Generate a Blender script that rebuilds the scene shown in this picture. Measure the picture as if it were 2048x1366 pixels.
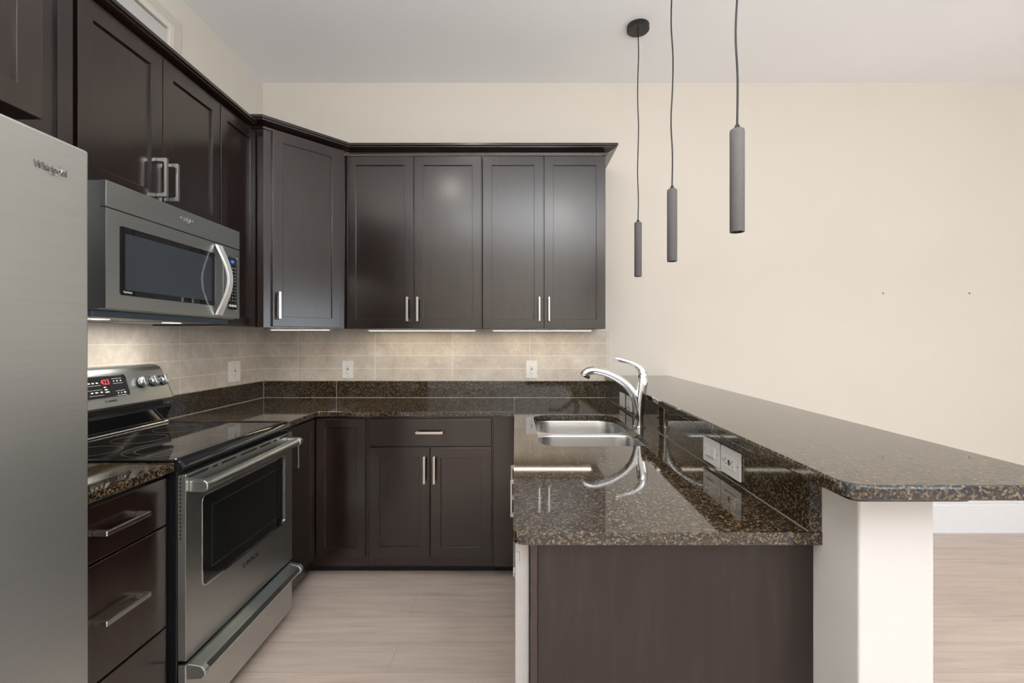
import bpy, bmesh, math, random
from mathutils import Vector, Matrix
random.seed(4)
S = bpy.context.scene
C = S.collection
for o in list(bpy.data.objects): bpy.data.objects.remove(o)

# ------------------------------------------------------------------ camera
EYE = 1.30
F = 944.0
cd = bpy.data.cameras.new('camera'); cam = bpy.data.objects.new('camera', cd); C.objects.link(cam)
cam.location = (0, 0, EYE); cam.rotation_euler = (math.pi/2, 0, 0)
cd.sensor_width = 36; cd.lens = F/2048*36
cd.shift_x = -(1030-1024)/2048; cd.shift_y = (681-683)/2048
cd.clip_start = 0.02
S.camera = cam
S.view_settings.view_transform = 'Standard'; S.view_settings.look = 'None'
S.view_settings.gamma = 1; S.view_settings.use_curve_mapping = False
S.view_settings.exposure = 0.31

# ------------------------------------------------------------------ light
w = bpy.data.worlds.new('world'); S.world = w; w.use_nodes = True
w.node_tree.nodes['Background'].inputs[0].default_value = (0.80, 0.90, 1.0, 1)
w.node_tree.nodes['Background'].inputs[1].default_value = 1.5
def area(name, loc, rot, sx, sy, power, col, shape='RECTANGLE', spread=180):
    l = bpy.data.lights.new(name, 'AREA'); l.shape = shape; l.size = sx; l.size_y = sy
    l.energy = power; l.color = col; l.spread = math.radians(spread)
    o = bpy.data.objects.new(name, l); C.objects.link(o); o.location = loc; o.rotation_euler = rot
    return o
# daylight entering through the windows behind the camera and on the right wall
WIN_F = [(3.8, 5.2)]
for a, b in WIN_F:
    area('window_daylight', ((a+b)/2, -3.93, 1.55), (math.radians(100), 0, 0), b-a, 2.1, 20, (0.86, 0.93, 1.0))
area('window_daylight', (5.43, -1.4, 1.15), (0, math.radians(100), 0), 2.05, 3.8, 66, (0.86, 0.93, 1.0))
# added unseen fill lamps behind the camera, bounced off ceiling and front wall
area('added_bounce_fill', (0.3, -0.8, 1.75), (math.pi, 0, 0), .8, .8, 115, (0.93, 0.965, 1.0))
area('added_bounce_fill', (0.8, -1.6, 2.0), (math.radians(-128), 0, 0), .6, .6, 75, (0.95, 0.975, 1.0))
CANS = [(-0.72, 0.40), (0.60, -0.60), (-0.72, -1.3), (-0.35, 1.75), (2.8, -2.4)]
CAN_W = 3.0
UCL = (1.0, 0.80, 0.55)

# ------------------------------------------------------------------ materials
def nt(name):
    m = bpy.data.materials.new(name); m.use_nodes = True
    return m, m.node_tree, m.node_tree.nodes['Principled BSDF']
def N(t, kind, **kw):
    n = t.nodes.new(kind)
    for k, v in kw.items():
        if k in n.inputs: n.inputs[k].default_value = v
        else: setattr(n, k, v)
    return n
def coords(t, scale=(1,1,1), rot=(0,0,0)):
    g = t.nodes.new('ShaderNodeNewGeometry')
    m = N(t, 'ShaderNodeMapping'); m.inputs['Scale'].default_value = scale; m.inputs['Rotation'].default_value = rot
    t.links.new(g.outputs['Position'], m.inputs['Vector'])
    return m.outputs[0]
def noise(t, vec, scale, detail=3, rough=.5):
    n = N(t, 'ShaderNodeTexNoise', Scale=scale, Detail=detail, Roughness=rough); t.links.new(vec, n.inputs['Vector']); return n.outputs[0]
def ramp(t, fac, stops):
    r = t.nodes.new('ShaderNodeValToRGB'); t.links.new(fac, r.inputs[0])
    e = r.color_ramp.elements
    while len(e) < len(stops): e.new(.5)
    for el, (p, c) in zip(e, stops): el.position = p; el.color = (*c, 1)
    return r.outputs[0]
def bump(t, h, b, strength=.1, dist=.001):
    n = N(t, 'ShaderNodeBump', Strength=strength, Distance=dist); t.links.new(h, n.inputs['Height']); t.links.new(n.outputs[0], b.inputs['Normal'])
def plain(name, col, rough=.5, metal=0, spec=None, coat=0):
    m, t, b = nt(name); b.inputs['Base Color'].default_value = (*col, 1)
    b.inputs['Roughness'].default_value = rough; b.inputs['Metallic'].default_value = metal
    if spec is not None: b.inputs['Specular IOR Level'].default_value = spec
    if coat: b.inputs['Coat Weight'].default_value = coat; b.inputs['Coat Roughness'].default_value = .03
    v = coords(t); n = noise(t, v, 40, 2)
    r = ramp(t, n, [(0, tuple(c*.96 for c in col)), (1, tuple(min(1, c*1.03) for c in col))]); t.links.new(r, b.inputs['Base Color'])
    return m
def emit(name, col, s):
    m, t, b = nt(name); b.inputs['Base Color'].default_value = (*col, 1)
    b.inputs['Emission Color'].default_value = (*col, 1); b.inputs['Emission Strength'].default_value = s
    return m
def paint(name, col, rough=.6):
    m, t, b = nt(name); v = coords(t); n = noise(t, v, 1.3, 2)
    t.links.new(ramp(t, n, [(.3, tuple(c*.985 for c in col)), (.7, tuple(min(1, c*1.01) for c in col))]), b.inputs['Base Color'])
    b.inputs['Roughness'].default_value = rough; bump(t, noise(t, v, 260, 2), b, .08, .0006); return m
def wood(name, horiz=False):
    m, t, b = nt(name)
    v = coords(t, (18, 18, 1.2)); n1 = noise(t, v, 3, 5, .6)
    v2 = coords(t, (1,1,.5)); n2 = noise(t, v2, 4.5, 3)
    mx = N(t, 'ShaderNodeMath', operation='ADD'); t.links.new(n1, mx.inputs[0]); t.links.new(n2, mx.inputs[1])
    h = N(t, 'ShaderNodeMath', operation='MULTIPLY'); h.inputs[1].default_value = .5; t.links.new(mx.outputs[0], h.inputs[0])
    t.links.new(ramp(t, h.outputs[0], [(.3, (.0075, .0031, .0023)), (.55, (.0130, .0056, .0042)), (.75, (.021, .0100, .0076))]), b.inputs['Base Color'])
    b.inputs['Roughness'].default_value = .34; b.inputs['Specular IOR Level'].default_value = .2
    b.inputs['Coat Weight'].default_value = .9; b.inputs['Coat Roughness'].default_value = .19; b.inputs['Coat IOR'].default_value = 1.62
    bump(t, n1, b, .05, .0004); return m
def panel_wood(name):
    m, t, b = nt(name)
    v = coords(t, (9, 9, .8)); n1 = noise(t, v, 4, 6, .65)
    t.links.new(ramp(t, n1, [(.3, (.0095, .0060, .0054)), (.55, (.017, .0105, .0095)), (.75, (.034, .021, .0185))]), b.inputs['Base Color'])
    b.inputs['Roughness'].default_value = .42; return m
def granite(name):
    m, t, b = nt(name); v = coords(t)
    vo = N(t, 'ShaderNodeTexVoronoi', Scale=270.0); t.links.new(v, vo.inputs['Vector'])
    sep = t.nodes.new('ShaderNodeSeparateColor'); t.links.new(vo.outputs['Color'], sep.inputs[0])
    n = noise(t, v, 110, 4, .7)
    mx = N(t, 'ShaderNodeMix', data_type='FLOAT'); mx.inputs[0].default_value = .6
    t.links.new(sep.outputs[0], mx.inputs[2]); t.links.new(n, mx.inputs[3])
    c = ramp(t, mx.outputs[0], [(.27, (.006, .006, .006)), (.43, (.018, .013, .009)), (.54, (.050, .032, .016)), (.62, (.105, .068, .034)), (.73, (.19, .14, .088)), (.84, (.28, .25, .21))])
    t.links.new(c, b.inputs['Base Color'])
    b.inputs['Roughness'].default_value = .045; b.inputs['IOR'].default_value = 1.66; b.inputs['Specular IOR Level'].default_value = .6; b.inputs['Specular Tint'].default_value = (.72, .87, 1, 1)  # cool cast of reflected light put into the specular tint
    return m
def stainless(name, col=(.53,.56,.555), rough=.34, axis='y', brush=1.0):
    m, t, b = nt(name); s = {'y': (40, 1.5, 400), 'x': (1.5, 40, 400), 'z': (300, 300, 2)}[axis]
    v = coords(t, s); n = noise(t, v, 1.5, 4)
    t.links.new(ramp(t, n, [(.2, tuple(c*.93 for c in col)), (.8, tuple(min(1,c*1.06) for c in col))]), b.inputs['Base Color'])
    b.inputs['Metallic'].default_value = 1; b.inputs['Roughness'].default_value = rough
    bump(t, n, b, .06*brush, .0004); return m
def floor_mat():
    m, t, b = nt('light_plank_floor'); v = coords(t)
    br = N(t, 'ShaderNodeTexBrick', Scale=1.0); t.links.new(v, br.inputs['Vector'])
    br.inputs['Brick Width'].default_value = 1.35; br.inputs['Row Height'].default_value = .185
    br.inputs['Mortar Size'].default_value = .0012; br.inputs['Mortar Smooth'].default_value = .2; br.offset = .37
    br.inputs['Color1'].default_value = (.2, .2, .2, 1); br.inputs['Color2'].default_value = (.8, .8, .8, 1); br.inputs['Mortar'].default_value = (.5,.5,.5,1)
    v2 = coords(t, (1.2, 14, 1)); nz = N(t, 'ShaderNodeTexNoise', Scale=2.2, Detail=7.0, Roughness=.62, Distortion=.6); t.links.new(v2, nz.inputs['Vector'])
    v3 = coords(t, (.6, 2.5, 1)); n3 = noise(t, v3, 2.5, 3)
    base = ramp(t, nz.outputs[0], [(.22, (.46, .36, .30)), (.40, (.60, .485, .415)), (.58, (.66, .545, .47)), (.75, (.70, .585, .51))])
    a = N(t, 'ShaderNodeMix', data_type='RGBA', blend_type='MULTIPLY'); a.inputs[0].default_value = .12
    t.links.new(base, a.inputs[6]); t.links.new(br.outputs['Color'], a.inputs[7])
    a2 = N(t, 'ShaderNodeMix', data_type='RGBA', blend_type='MULTIPLY'); a2.inputs[0].default_value = .35
    t.links.new(a.outputs[2], a2.inputs[6]); t.links.new(ramp(t, n3, [(.3, (.72,.72,.72)), (.6, (1,1,1))]), a2.inputs[7])
    k = N(t, 'ShaderNodeMix', data_type='RGBA', blend_type='MIX'); t.links.new(br.outputs['Fac'], k.inputs[0]); t.links.new(a2.outputs[2], k.inputs[6]); k.inputs[7].default_value = (.40,.31,.26,1)
    t.links.new(k.outputs[2], b.inputs['Base Color']); b.inputs['Roughness'].default_value = .42
    bump(t, nz.outputs[0], b, .05, .001); return m
def tile_mat(name, uaxis, off):
    """stacked concrete-look tiles 0.083 m high; the joints follow the world position on the wall"""
    m, t, b = nt(name)
    g = t.nodes.new('ShaderNodeNewGeometry'); sp = t.nodes.new('ShaderNodeSeparateXYZ'); t.links.new(g.outputs['Position'], sp.inputs[0])
    cb = t.nodes.new('ShaderNodeCombineXYZ')
    ax = N(t, 'ShaderNodeMath', operation='ADD'); ax.inputs[1].default_value = off; t.links.new(sp.outputs[uaxis], ax.inputs[0])
    az = N(t, 'ShaderNodeMath', operation='ADD'); az.inputs[1].default_value = -1.026; t.links.new(sp.outputs[2], az.inputs[0])
    t.links.new(ax.outputs[0], cb.inputs[0]); t.links.new(az.outputs[0], cb.inputs[1])
    br = N(t, 'ShaderNodeTexBrick', Scale=1.0); t.links.new(cb.outputs[0], br.inputs['Vector']); br.offset = 0; br.squash = 1
    br.inputs['Brick Width'].default_value = .523; br.inputs['Row Height'].default_value = .0856
    br.inputs['Mortar Size'].default_value = .0020; br.inputs['Mortar Smooth'].default_value = .1
    br.inputs['Color1'].default_value = (.3, .3, .3, 1); br.inputs['Color2'].default_value = (.9, .9, .9, 1)
    v = coords(t); n1 = noise(t, v, 9, 8, .68); n2 = noise(t, v, 55, 5, .7)
    mx = N(t, 'ShaderNodeMix', data_type='FLOAT'); mx.inputs[0].default_value = .3; t.links.new(n1, mx.inputs[2]); t.links.new(n2, mx.inputs[3])
    c = ramp(t, mx.outputs[0], [(.34, (.53, .465, .395)), (.5, (.66, .59, .51)), (.66, (.80, .73, .65))])
    a = N(t, 'ShaderNodeMix', data_type='RGBA', blend_type='MULTIPLY'); a.inputs[0].default_value = .20
    t.links.new(c, a.inputs[6]); t.links.new(br.outputs['Color'], a.inputs[7])
    k = N(t, 'ShaderNodeMix', data_type='RGBA'); t.links.new(br.outputs['Fac'], k.inputs[0]); t.links.new(a.outputs[2], k.inputs[6]); k.inputs[7].default_value = (.78, .72, .64, 1)
    t.links.new(k.outputs[2], b.inputs['Base Color']); b.inputs['Roughness'].default_value = .45
    return m
def concrete(name, col):
    m, t, b = nt(name); v = coords(t); n = noise(t, v, 220, 5, .7)
    t.links.new(ramp(t, n, [(.3, tuple(c*.85 for c in col)), (.7, tuple(c*1.12 for c in col))]), b.inputs['Base Color'])
    b.inputs['Roughness'].default_value = .85; bump(t, n, b, .4, .001); return m

M = dict(
    wall=paint('beige_wall_paint', (.70, .645, .568)), wall_grey=paint('pale_half_wall_paint', (.57, .56, .54)),
    ceil=paint('white_ceiling_paint', (.93, .935, .935), .8), base=plain('white_trim_paint', (.82, .82, .83), .35),
    wood=wood('espresso_stained_maple'), pwood=panel_wood('espresso_laminate'), dark=plain('toe_kick_black', (.008, .007, .007), .6),  # dark is the plain near-black of the toe kicks
    granite=granite('speckled_brown_granite'), steel=stainless('brushed_stainless'), steelz=stainless('brushed_stainless_vertical', axis='z'),
    fsteel=stainless('fridge_stainless', (.57,.585,.58), .42, brush=.3), sinksteel=stainless('sink_stainless', (.66,.66,.66), .24, 'x'),
    nickel=plain('satin_nickel', (.58, .56, .54), .28, 1), chrome=plain('polished_chrome', (.86, .87, .88), .045, 1),
    bglass=plain('black_ceramic_glass', (.012, .011, .011), .03, 0, .8), gloss=plain('gloss_black_enamel', (.010, .010, .012), .08, 0, .7),
    win=plain('oven_window_glass', (.010, .011, .011), .05, 0, .6), mwin=plain('microwave_window_glass', (.045, .052, .062), .08, 0, .7),
    white=plain('white_plastic', (.80, .79, .77), .3), black=plain('black_plastic', (.012, .012, .012), .4),
    ring=plain('grey_printed_line', (.17, .16, .15), .25), iline=plain('dark_grey_line', (.03, .03, .03), .2), logo=plain('dark_grey_lettering', (.12, .12, .115), .4), pprint=plain('white_print', (.75, .75, .75), .5), lgrey=plain('grey_metal_edge', (.42,.42,.43), .42, .35),
    red=emit('red_led', (1, .04, .05), 1.3), blue=emit('blue_led', (.12, .3, 1), 1.0), redp=plain('red_plastic', (.45, .04, .04), .4),
    floor=floor_mat(), tile_b=tile_mat('stone_look_tile_back', 0, 1.468), tile_l=tile_mat('stone_look_tile_left', 1, -.303),
    conc=concrete('grey_concrete', (.15, .145, .145)), caulk=plain('light_caulk', (.36, .32, .27), .5), bluesteel=plain('blue_grey_enamel', (.07, .10, .125), .35, .2),
    lens=emit('warm_lamp_lens', (1, .93, .82), 7), lens2=emit('task_lamp_lens', (1,.94,.85), 1.5), dlens=plain('frosted_lamp_lens', (.75, .74, .72), .4), ucl=emit('warm_strip_diffuser', (1, .84, .63), 12.0),
    glass=None, knob=plain('satin_knob_metal', (.62,.66,.70), .24, 1), hole=plain('wall_plug_grey', (.25,.23,.21), .6))
gm, gt, gb = nt('window_glass'); gb.inputs['Transmission Weight'].default_value = 1; gb.inputs['Roughness'].default_value = 0; gb.inputs['IOR'].default_value = 1.02
M['glass'] = gm

# ------------------------------------------------------------------ helpers
def wmat(o):
    m = o.matrix_basis.copy()
    while o.parent: o = o.parent; m = o.matrix_basis @ m
    return m
def link(name, me, parent, mat):
    o = bpy.data.objects.new(name, me); C.objects.link(o)
    if mat is not None and not me.materials: me.materials.append(mat)
    if parent is not None:
        me.transform(wmat(parent).inverted()); o.parent = parent
    return o
def frame(origin, u, n):
    """local a along u, b along outward normal n, c up"""
    u = Vector(u).normalized(); n = Vector(n).normalized(); z = Vector((0,0,1))
    m = Matrix(((u.x, n.x, z.x, origin[0]), (u.y, n.y, z.y, origin[1]), (u.z, n.z, z.z, origin[2]), (0,0,0,1)))
    return m
FX = lambda x, y=0, z=0: frame((x, y, z), (0,1,0), (1,0,0))     # faces +x, a = world y
FY = lambda y, x=0, z=0: frame((x, y, z), (1,0,0), (0,-1,0))    # faces the camera, a = world x
class MB:
    def __init__(s, T=None): s.bm = bmesh.new(); s.T = T or Matrix.Identity(4)
    def v(s, p): return s.bm.verts.new(s.T @ Vector(p))
    def box(s, x0, x1, y0, y1, z0, z1):
        vs = [s.v((x, y, z)) for x in (x0, x1) for y in (y0, y1) for z in (z0, z1)]
        for f in ((0,1,3,2),(4,6,7,5),(0,4,5,1),(2,3,7,6),(0,2,6,4),(1,5,7,3)): s.bm.faces.new([vs[i] for i in f])
        return s
    def prism(s, poly, z0, z1, holes=(), plane='xy'):
        """extrude a polygon; plane says which local axes the polygon uses"""
        def P(p, h): return {'xy': (p[0], p[1], h), 'ab': (p[0], p[1], h), 'ac': (p[0], h, p[1]), 'bc': (h, p[0], p[1])}[plane]
        if not holes:
            lo = [s.v(P(p, z0)) for p in poly]; hi = [s.v(P(p, z1)) for p in poly]; n = len(poly)
            s.bm.faces.new(lo[::-1]); s.bm.faces.new(hi)
            for i in range(n): s.bm.faces.new((lo[i], lo[(i+1)%n], hi[(i+1)%n], hi[i]))
            return s
        tmp = bmesh.new(); idx = []
        for lp in [poly]+list(holes):
            vs = [tmp.verts.new((p[0], p[1], 0)) for p in lp]; idx.append(len(vs))
            for i in range(len(vs)): tmp.edges.new((vs[i], vs[(i+1)%len(vs)]))
        bmesh.ops.triangle_fill(tmp, edges=tmp.edges[:], use_beauty=True)
        tmp.verts.index_update(); tv = [v.co.copy() for v in tmp.verts]; tf = [[v.index for v in f.verts] for f in tmp.faces]; tmp.free()
        lo = [s.v(P(p, z0)) for p in tv]; hi = [s.v(P(p, z1)) for p in tv]
        for f in tf: s.bm.faces.new([lo[i] for i in f][::-1]); s.bm.faces.new([hi[i] for i in f])
        k = 0
        for n in idx:
            for i in range(n): a, b = k+i, k+(i+1)%n; s.bm.faces.new((lo[a], lo[b], hi[b], hi[a]))
            k += n
        return s
    def tube(s, pts, rad, seg=16, cap=True, squash=None):
        pts = [Vector(p) for p in pts]; n = len(pts)
        rad = [rad]*n if not hasattr(rad, '__len__') else rad
        t0 = (pts[1]-pts[0]).normalized(); up = Vector((0,0,1)) if abs(t0.z) < .9 else Vector((0,1,0))
        rings = []; side = None
        for i in range(n):
            t = (pts[min(i+1, n-1)]-pts[max(i-1, 0)]).normalized()
            side = t.cross(up).normalized() if side is None else (side - t*side.dot(t)).normalized()
            nrm = side.cross(t).normalized()
            r = rad[i]; ra, rb = (r if hasattr(r, '__len__') else (r, r))
            rings.append([s.v(pts[i] + side*math.cos(a)*ra + nrm*math.sin(a)*rb) for a in [2*math.pi*k/seg for k in range(seg)]])
        for i in range(n-1):
            for k in range(seg): s.bm.faces.new((rings[i][k], rings[i][(k+1)%seg], rings[i+1][(k+1)%seg], rings[i+1][k]))
        if cap: s.bm.faces.new(rings[0][::-1]); s.bm.faces.new(rings[-1])
        return s
    def ring(s, c, r, wd, z0, z1, seg=72):
        o = [s.v((c[0]+math.cos(a)*rr, c[1]+math.sin(a)*rr, z)) for rr, z in ((r-wd, z0), (r-wd, z1), (r+wd, z1), (r+wd, z0)) for a in [2*math.pi*k/seg for k in range(seg)]]
        for q in range(4):
            for k in range(seg): s.bm.faces.new((o[q*seg+k], o[q*seg+(k+1)%seg], o[((q+1)%4)*seg+(k+1)%seg], o[((q+1)%4)*seg+k]))
        return s
    def build(s, name, mat, parent=None, bev=0, smooth=False, seg=2):
        bmesh.ops.recalc_face_normals(s.bm, faces=s.bm.faces[:])
        me = bpy.data.meshes.new(name); s.bm.to_mesh(me); s.bm.free()
        o = link(name, me, parent, mat)
        if smooth:
            for p in me.polygons: p.use_smooth = True
            me.set_sharp_from_angle(angle=math.radians(40))
        if bev:
            b = o.modifiers.new('bevel', 'BEVEL'); b.width = bev; b.segments = seg; b.limit_method = 'ANGLE'; b.angle_limit = math.radians(35)
            b.harden_normals = False
        return o
def tag(o, label, cat, group=None):
    o['label'] = label; o['category'] = cat
    if group: o['group'] = group
    return o
def thing(name, label, cat, loc, group=None):
    o = bpy.data.objects.new(name, None); C.objects.link(o); o.location = loc; o.empty_display_size = .1
    return tag(o, label, cat, group)
def struct(o): o['kind'] = 'structure'; return o
def text(name, body, size, T, mat, parent, depth=.0006, bold=0, sx=1.0, shear=0):
    """T maps local (a, b=outward, c=up); lettering is centred on the frame origin"""
    cu = bpy.data.curves.new(name, 'FONT'); cu.body = body; cu.size = size; cu.extrude = depth; cu.offset = bold; cu.shear = shear
    cu.align_x = 'CENTER'; cu.align_y = 'CENTER'; cu.resolution_u = 3
    o = bpy.data.objects.new(name, cu); C.objects.link(o)
    bpy.context.view_layer.update()
    me = bpy.data.meshes.new_from_object(o.evaluated_get(bpy.context.evaluated_depsgraph_get())); bpy.data.objects.remove(o)
    me.transform(Matrix.Diagonal((sx, 1, 1, 1)))
    me.transform(T @ Matrix(((1,0,0,0), (0,0,1,0), (0,1,0,0), (0,0,0,1))))
    if T.to_3x3().determinant() > 0: me.flip_normals()
    me.materials.clear()
    return link(name, me, parent, mat)
def catmull(ps, k=6):
    out = []
    for i in range(len(ps)-1):
        p0, p1, p2, p3 = ps[max(i-1,0)], ps[i], ps[i+1], ps[min(i+2, len(ps)-1)]
        for j in range(k):
            t = j/k
            out.append(tuple(.5*((2*b)+(-a+c)*t+(2*a-5*b+4*c-d)*t*t+(-a+3*b-3*c+d)*t**3) for a, b, c, d in zip(p0, p1, p2, p3)))
    out.append(tuple(ps[-1])); return out
def rrect(x0, x1, y0, y1, r, k=8):
    rs = r if hasattr(r, '__len__') else (r,)*4; out = []
    for (cx, cy, a0), rr in zip(((x1, y1, 0), (x0, y1, 90), (x0, y0, 180), (x1, y0, 270)), rs):
        sx = -1 if cx == x1 else 1; sy = -1 if cy == y1 else 1
        if rr <= 0: out.append((cx, cy)); continue
        for j in range(k+1):
            a = math.radians(a0+90*j/k); out.append((cx+sx*rr+rr*math.cos(a), cy+sy*rr+rr*math.sin(a)))
    return out

# ------------------------------------------------------------------ room shell
XL, YB, ZC = -1.71, 3.20, 3.046
XR, YF = 5.5, -4.0
struct(MB().box(XL-.1, XR+.1, YF-.1, YB+.1, -.08, 0).build('floor', M['floor']))
struct(MB().box(XL-.1, XR+.1, YF-.1, YB+.1, ZC, ZC+.1).build('ceiling', M['ceil']))
struct(MB().box(XL-.1, XR+.1, YB, YB+.1, 0, ZC).build('wall_back', M['wall']))
struct(MB().box(XL-.1, XL, YF-.1, YB, 0, ZC).build('wall_left', M['wall']))
hole = [[(a, .5), (b, .5), (b, 2.6), (a, 2.6)] for a, b in WIN_F]
struct(MB().prism([(XL, 0), (XR, 0), (XR, ZC), (XL, ZC)], YF-.1, YF, holes=hole, plane='ac').build('wall_front', M['wall']))
struct(MB().prism([(YF, 0), (YB, 0), (YB, ZC), (YF, ZC)], XR, XR+.1, holes=[[(-3.4, .08), (.6, .08), (.6, 2.2), (-3.4, 2.2)]], plane='bc').build('wall_right', M['wall']))
for i, (a, b) in enumerate(WIN_F + [(-3.4, .6)]):
    T = FX(XR+.05) if i == len(WIN_F) else FY(YF-.05)
    z0, z1 = (.08, 2.2) if i == len(WIN_F) else (.5, 2.6)
    fr = MB(T).prism(rrect(a, b, z0, z1, 0), -.03, .03, holes=[rrect(a+.06, (a+b)/2-.03, z0+.06, z1-.06, 0), rrect((a+b)/2+.03, b-.06, z0+.06, z1-.06, 0)], plane='ac')
    wf = struct(fr.build('window_%d' % (i+1), M['base']))
    MB(T).box(a+.06, (a+b)/2-.03, -.004, .004, z0+.06, z1-.06).build('pane', M['glass'], wf); MB(T).box((a+b)/2+.03, b-.06, -.004, .004, z0+.06, z1-.06).build('pane', M['glass'], wf)
prof = [(0, 0), (.016, 0), (.016, .185), (.013, .19), (.013, .20), (.016, .205), (.014, .228), (.008, .236), (0, .238)]
struct(MB().prism([(YB-p[0], p[1]) for p in prof], .80, XR, plane='bc').build('baseboard_back', M['base'], bev=.001))
struct(MB().prism([(XR-p[0], p[1]) for p in prof], YF, YB-.017, plane='ac').build('baseboard_right', M['base']))

# half wall carrying the raised bar
HWY = .843
def hwx(y): return .6055+.0101*y
struct(MB().prism([(.6140, HWY), (.749, HWY), (.785, YB), (hwx(YB), YB)], 0, 1.031).build('wall_half', M['wall_grey'], bev=.004))

# wall plug marks
for x in (2.495, 3.08):
    o = MB(FY(YB, x, 1.62)).tube([(0, 0, 0), (0, .004, 0)], [.0065, .005], 10).build('wall_plug', M['hole'])
    tag(o, 'tiny grey wall plug in the bare beige wall, %s of the two' % ('left' if x < 3 else 'right'), 'wall plug', 'wall plugs in the beige wall')

# framed access panel high on the left wall
t = thing('access_panel', 'wall-coloured framed access panel high on left wall above the dark cabinets', 'access panel', (XL, 2.0, 2.5))
fr = MB(FX(XL)).prism(rrect(1.55, 2.397, 2.46, 2.91, 0), 0, .018, holes=[rrect(1.64, 2.30, 2.55, 2.82, 0)], plane='ac')
fr.build('frame', paint('panel_frame_paint', (.60, .55, .48)), t, bev=.005)
fr2 = MB(FX(XL)).prism(rrect(1.612, 2.336, 2.52, 2.852, 0), .018, .026, holes=[rrect(1.64, 2.30, 2.55, 2.82, 0)], plane='ac'); fr2.build('inner_frame', M['wall'], t, bev=.003)
MB(FX(XL)).box(1.643, 2.297, .0, .012, 2.553, 2.817).build('door', M['wall_grey'], t, bev=.002)

# ------------------------------------------------------------------ tile and granite on the walls
o = MB().box(XL+.0015, XL+.009, 1.10, YB, .94, 1.80).build('tile_backsplash', M['tile_l']); tag(o, 'beige stone-look tile backsplash on left wall behind range', 'tile backsplash')
o = MB().box(XL+.009, .632, YB-.009, YB-.0015, .94, 1.372).build('tile_backsplash', M['tile_b']); tag(o, 'beige stone-look tile backsplash on back wall under cabinets', 'tile backsplash')
ZT = .916; ZB = .8905          # worktop top and underside
BS = 1.027
def gsplash(name, label, *parts):
    t = thing(name, label, 'granite upstand', parts[0][0])
    return t
t = thing('granite_upstand', 'short dark granite upstand on left wall between range and corner', 'granite upstand', (-1.69, 2.7, ZT))
MB().box(XL+.009, -1.688, 2.212, YB-.032, ZT+.0005, BS).build('slab', M['granite'], t, bev=.0015)
MB().box(-1.688, -1.685, 2.225, YB-.034, ZT+.0003, ZT+.004).build('caulk', M['caulk'], t)
MB().box(XL+.009, -1.690, 2.225, YB-.034, BS, BS+.0025).build('caulk', M['caulk'], t)
t = thing('granite_upstand', 'long dark granite upstand along back wall under the beige tiles', 'granite upstand', (-.5, 3.18, ZT))
MB().box(XL+.009, -1.200, YB-.031, YB-.009, ZT+.0005, BS).build('slab', M['granite'], t, bev=.0015)
MB().box(-1.197, .612, YB-.031, YB-.009, ZT+.0005, BS).build('slab', M['granite'], t, bev=.0015)
MB().box(-1.200, -1.197, YB-.0305, YB-.012, ZT+.0005, BS-.001).build('caulk', M['caulk'], t)
MB().box(-1.684, .609, YB-.034, YB-.031, ZT+.0003, ZT+.003).build('caulk', M['caulk'], t)
MB().box(-1.69, .628, YB-.030, YB-.010, BS, BS+.0025).build('caulk', M['caulk'], t)
MB().box(-1.688, -1.685, YB-.034, YB-.031, ZT+.004, BS).build('caulk', M['caulk'], t)

# worktops
def rcorner(c, a, b, r, k=6):
    """rounded polygon corner at c between neighbours a and b"""
    c, a, b = Vector(c), Vector(a), Vector(b); d1 = (a-c).normalized(); d2 = (b-c).normalized()
    p0 = c+d1*r; p2 = c+d2*r
    return [tuple((p0*(1-t)**2 + c*2*t*(1-t) + p2*t*t)) for t in [j/k for j in range(k+1)]]
poly = [(-1.709, 2.212), (-1.067, 2.212)] + rcorner((-1.067, 2.544), (-1.067, 2.2), (-.5, 2.544), .02) + [(-.0062, 2.544), (-.0062, YB-.010), (-1.709, YB-.010)]
o = MB().prism(poly, ZB, ZT).build('worktop', M['granite'], bev=.002); tag(o, 'dark speckled granite worktop in L shape along back wall and corner', 'worktop')
poly = [(-1.709, 1.085), (-1.067, 1.085)] + rcorner((-1.067, 1.484), (-1.067, 1.1), (-1.6, 1.484), .012) + [(-1.709, 1.484)]
o = MB().prism(poly, ZB, ZT).build('worktop', M['granite'], bev=.002); tag(o, 'small dark granite worktop between the fridge and the range', 'worktop')
sink_out = rrect(.092, .508, 1.715, 2.432, (.11, .09, .07, .07), 10)
poly = rcorner((-.004, .944), (-.004, 2), (.6, .944), .028, 8) + [(.6150, .944), (hwx(YB)-.002, YB-.010), (-.004, YB-.010)]
o = MB().prism(poly, ZB, ZT, holes=[sink_out]).build('worktop', M['granite'], bev=.002); tag(o, 'dark granite peninsula worktop with sink cut-out, nearest front edge', 'worktop')
o = MB().box(-.0060, -.0042, 2.546, YB-.032, ZB, ZT-.0002).build('seam_filler', M['caulk']); tag(o, 'thin pale seam where the back worktop meets the peninsula worktop', 'worktop seam')
# raised splash between peninsula worktop and bar
t = thing('granite_splash', 'tall glossy granite splash between the peninsula worktop and raised bar', 'granite splash', (.6, .944, ZT))
def jx(y): return .5802+.0103*y
def wx(y): return hwx(y)-.0005
MB().prism([(jx(.969), .969), (wx(.969), .969), (wx(3.165), 3.165), (jx(3.165), 3.165)], ZT+.0005, 1.0365).build('slab', M['granite'], t, bev=.001)
MB().prism([(jx(.945), .945), (wx(.945), .945), (wx(.968), .968), (jx(.968), .968)], ZT+.0005, 1.0365).build('end_piece', M['granite'], t, bev=.001)
MB().prism([(jx(.95)-.0014, .95), (jx(.95), .95), (jx(3.16), 3.16), (jx(3.16)-.0014, 3.16)], ZT+.0003, ZT+.0016).build('caulk', M['caulk'], t)
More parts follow.
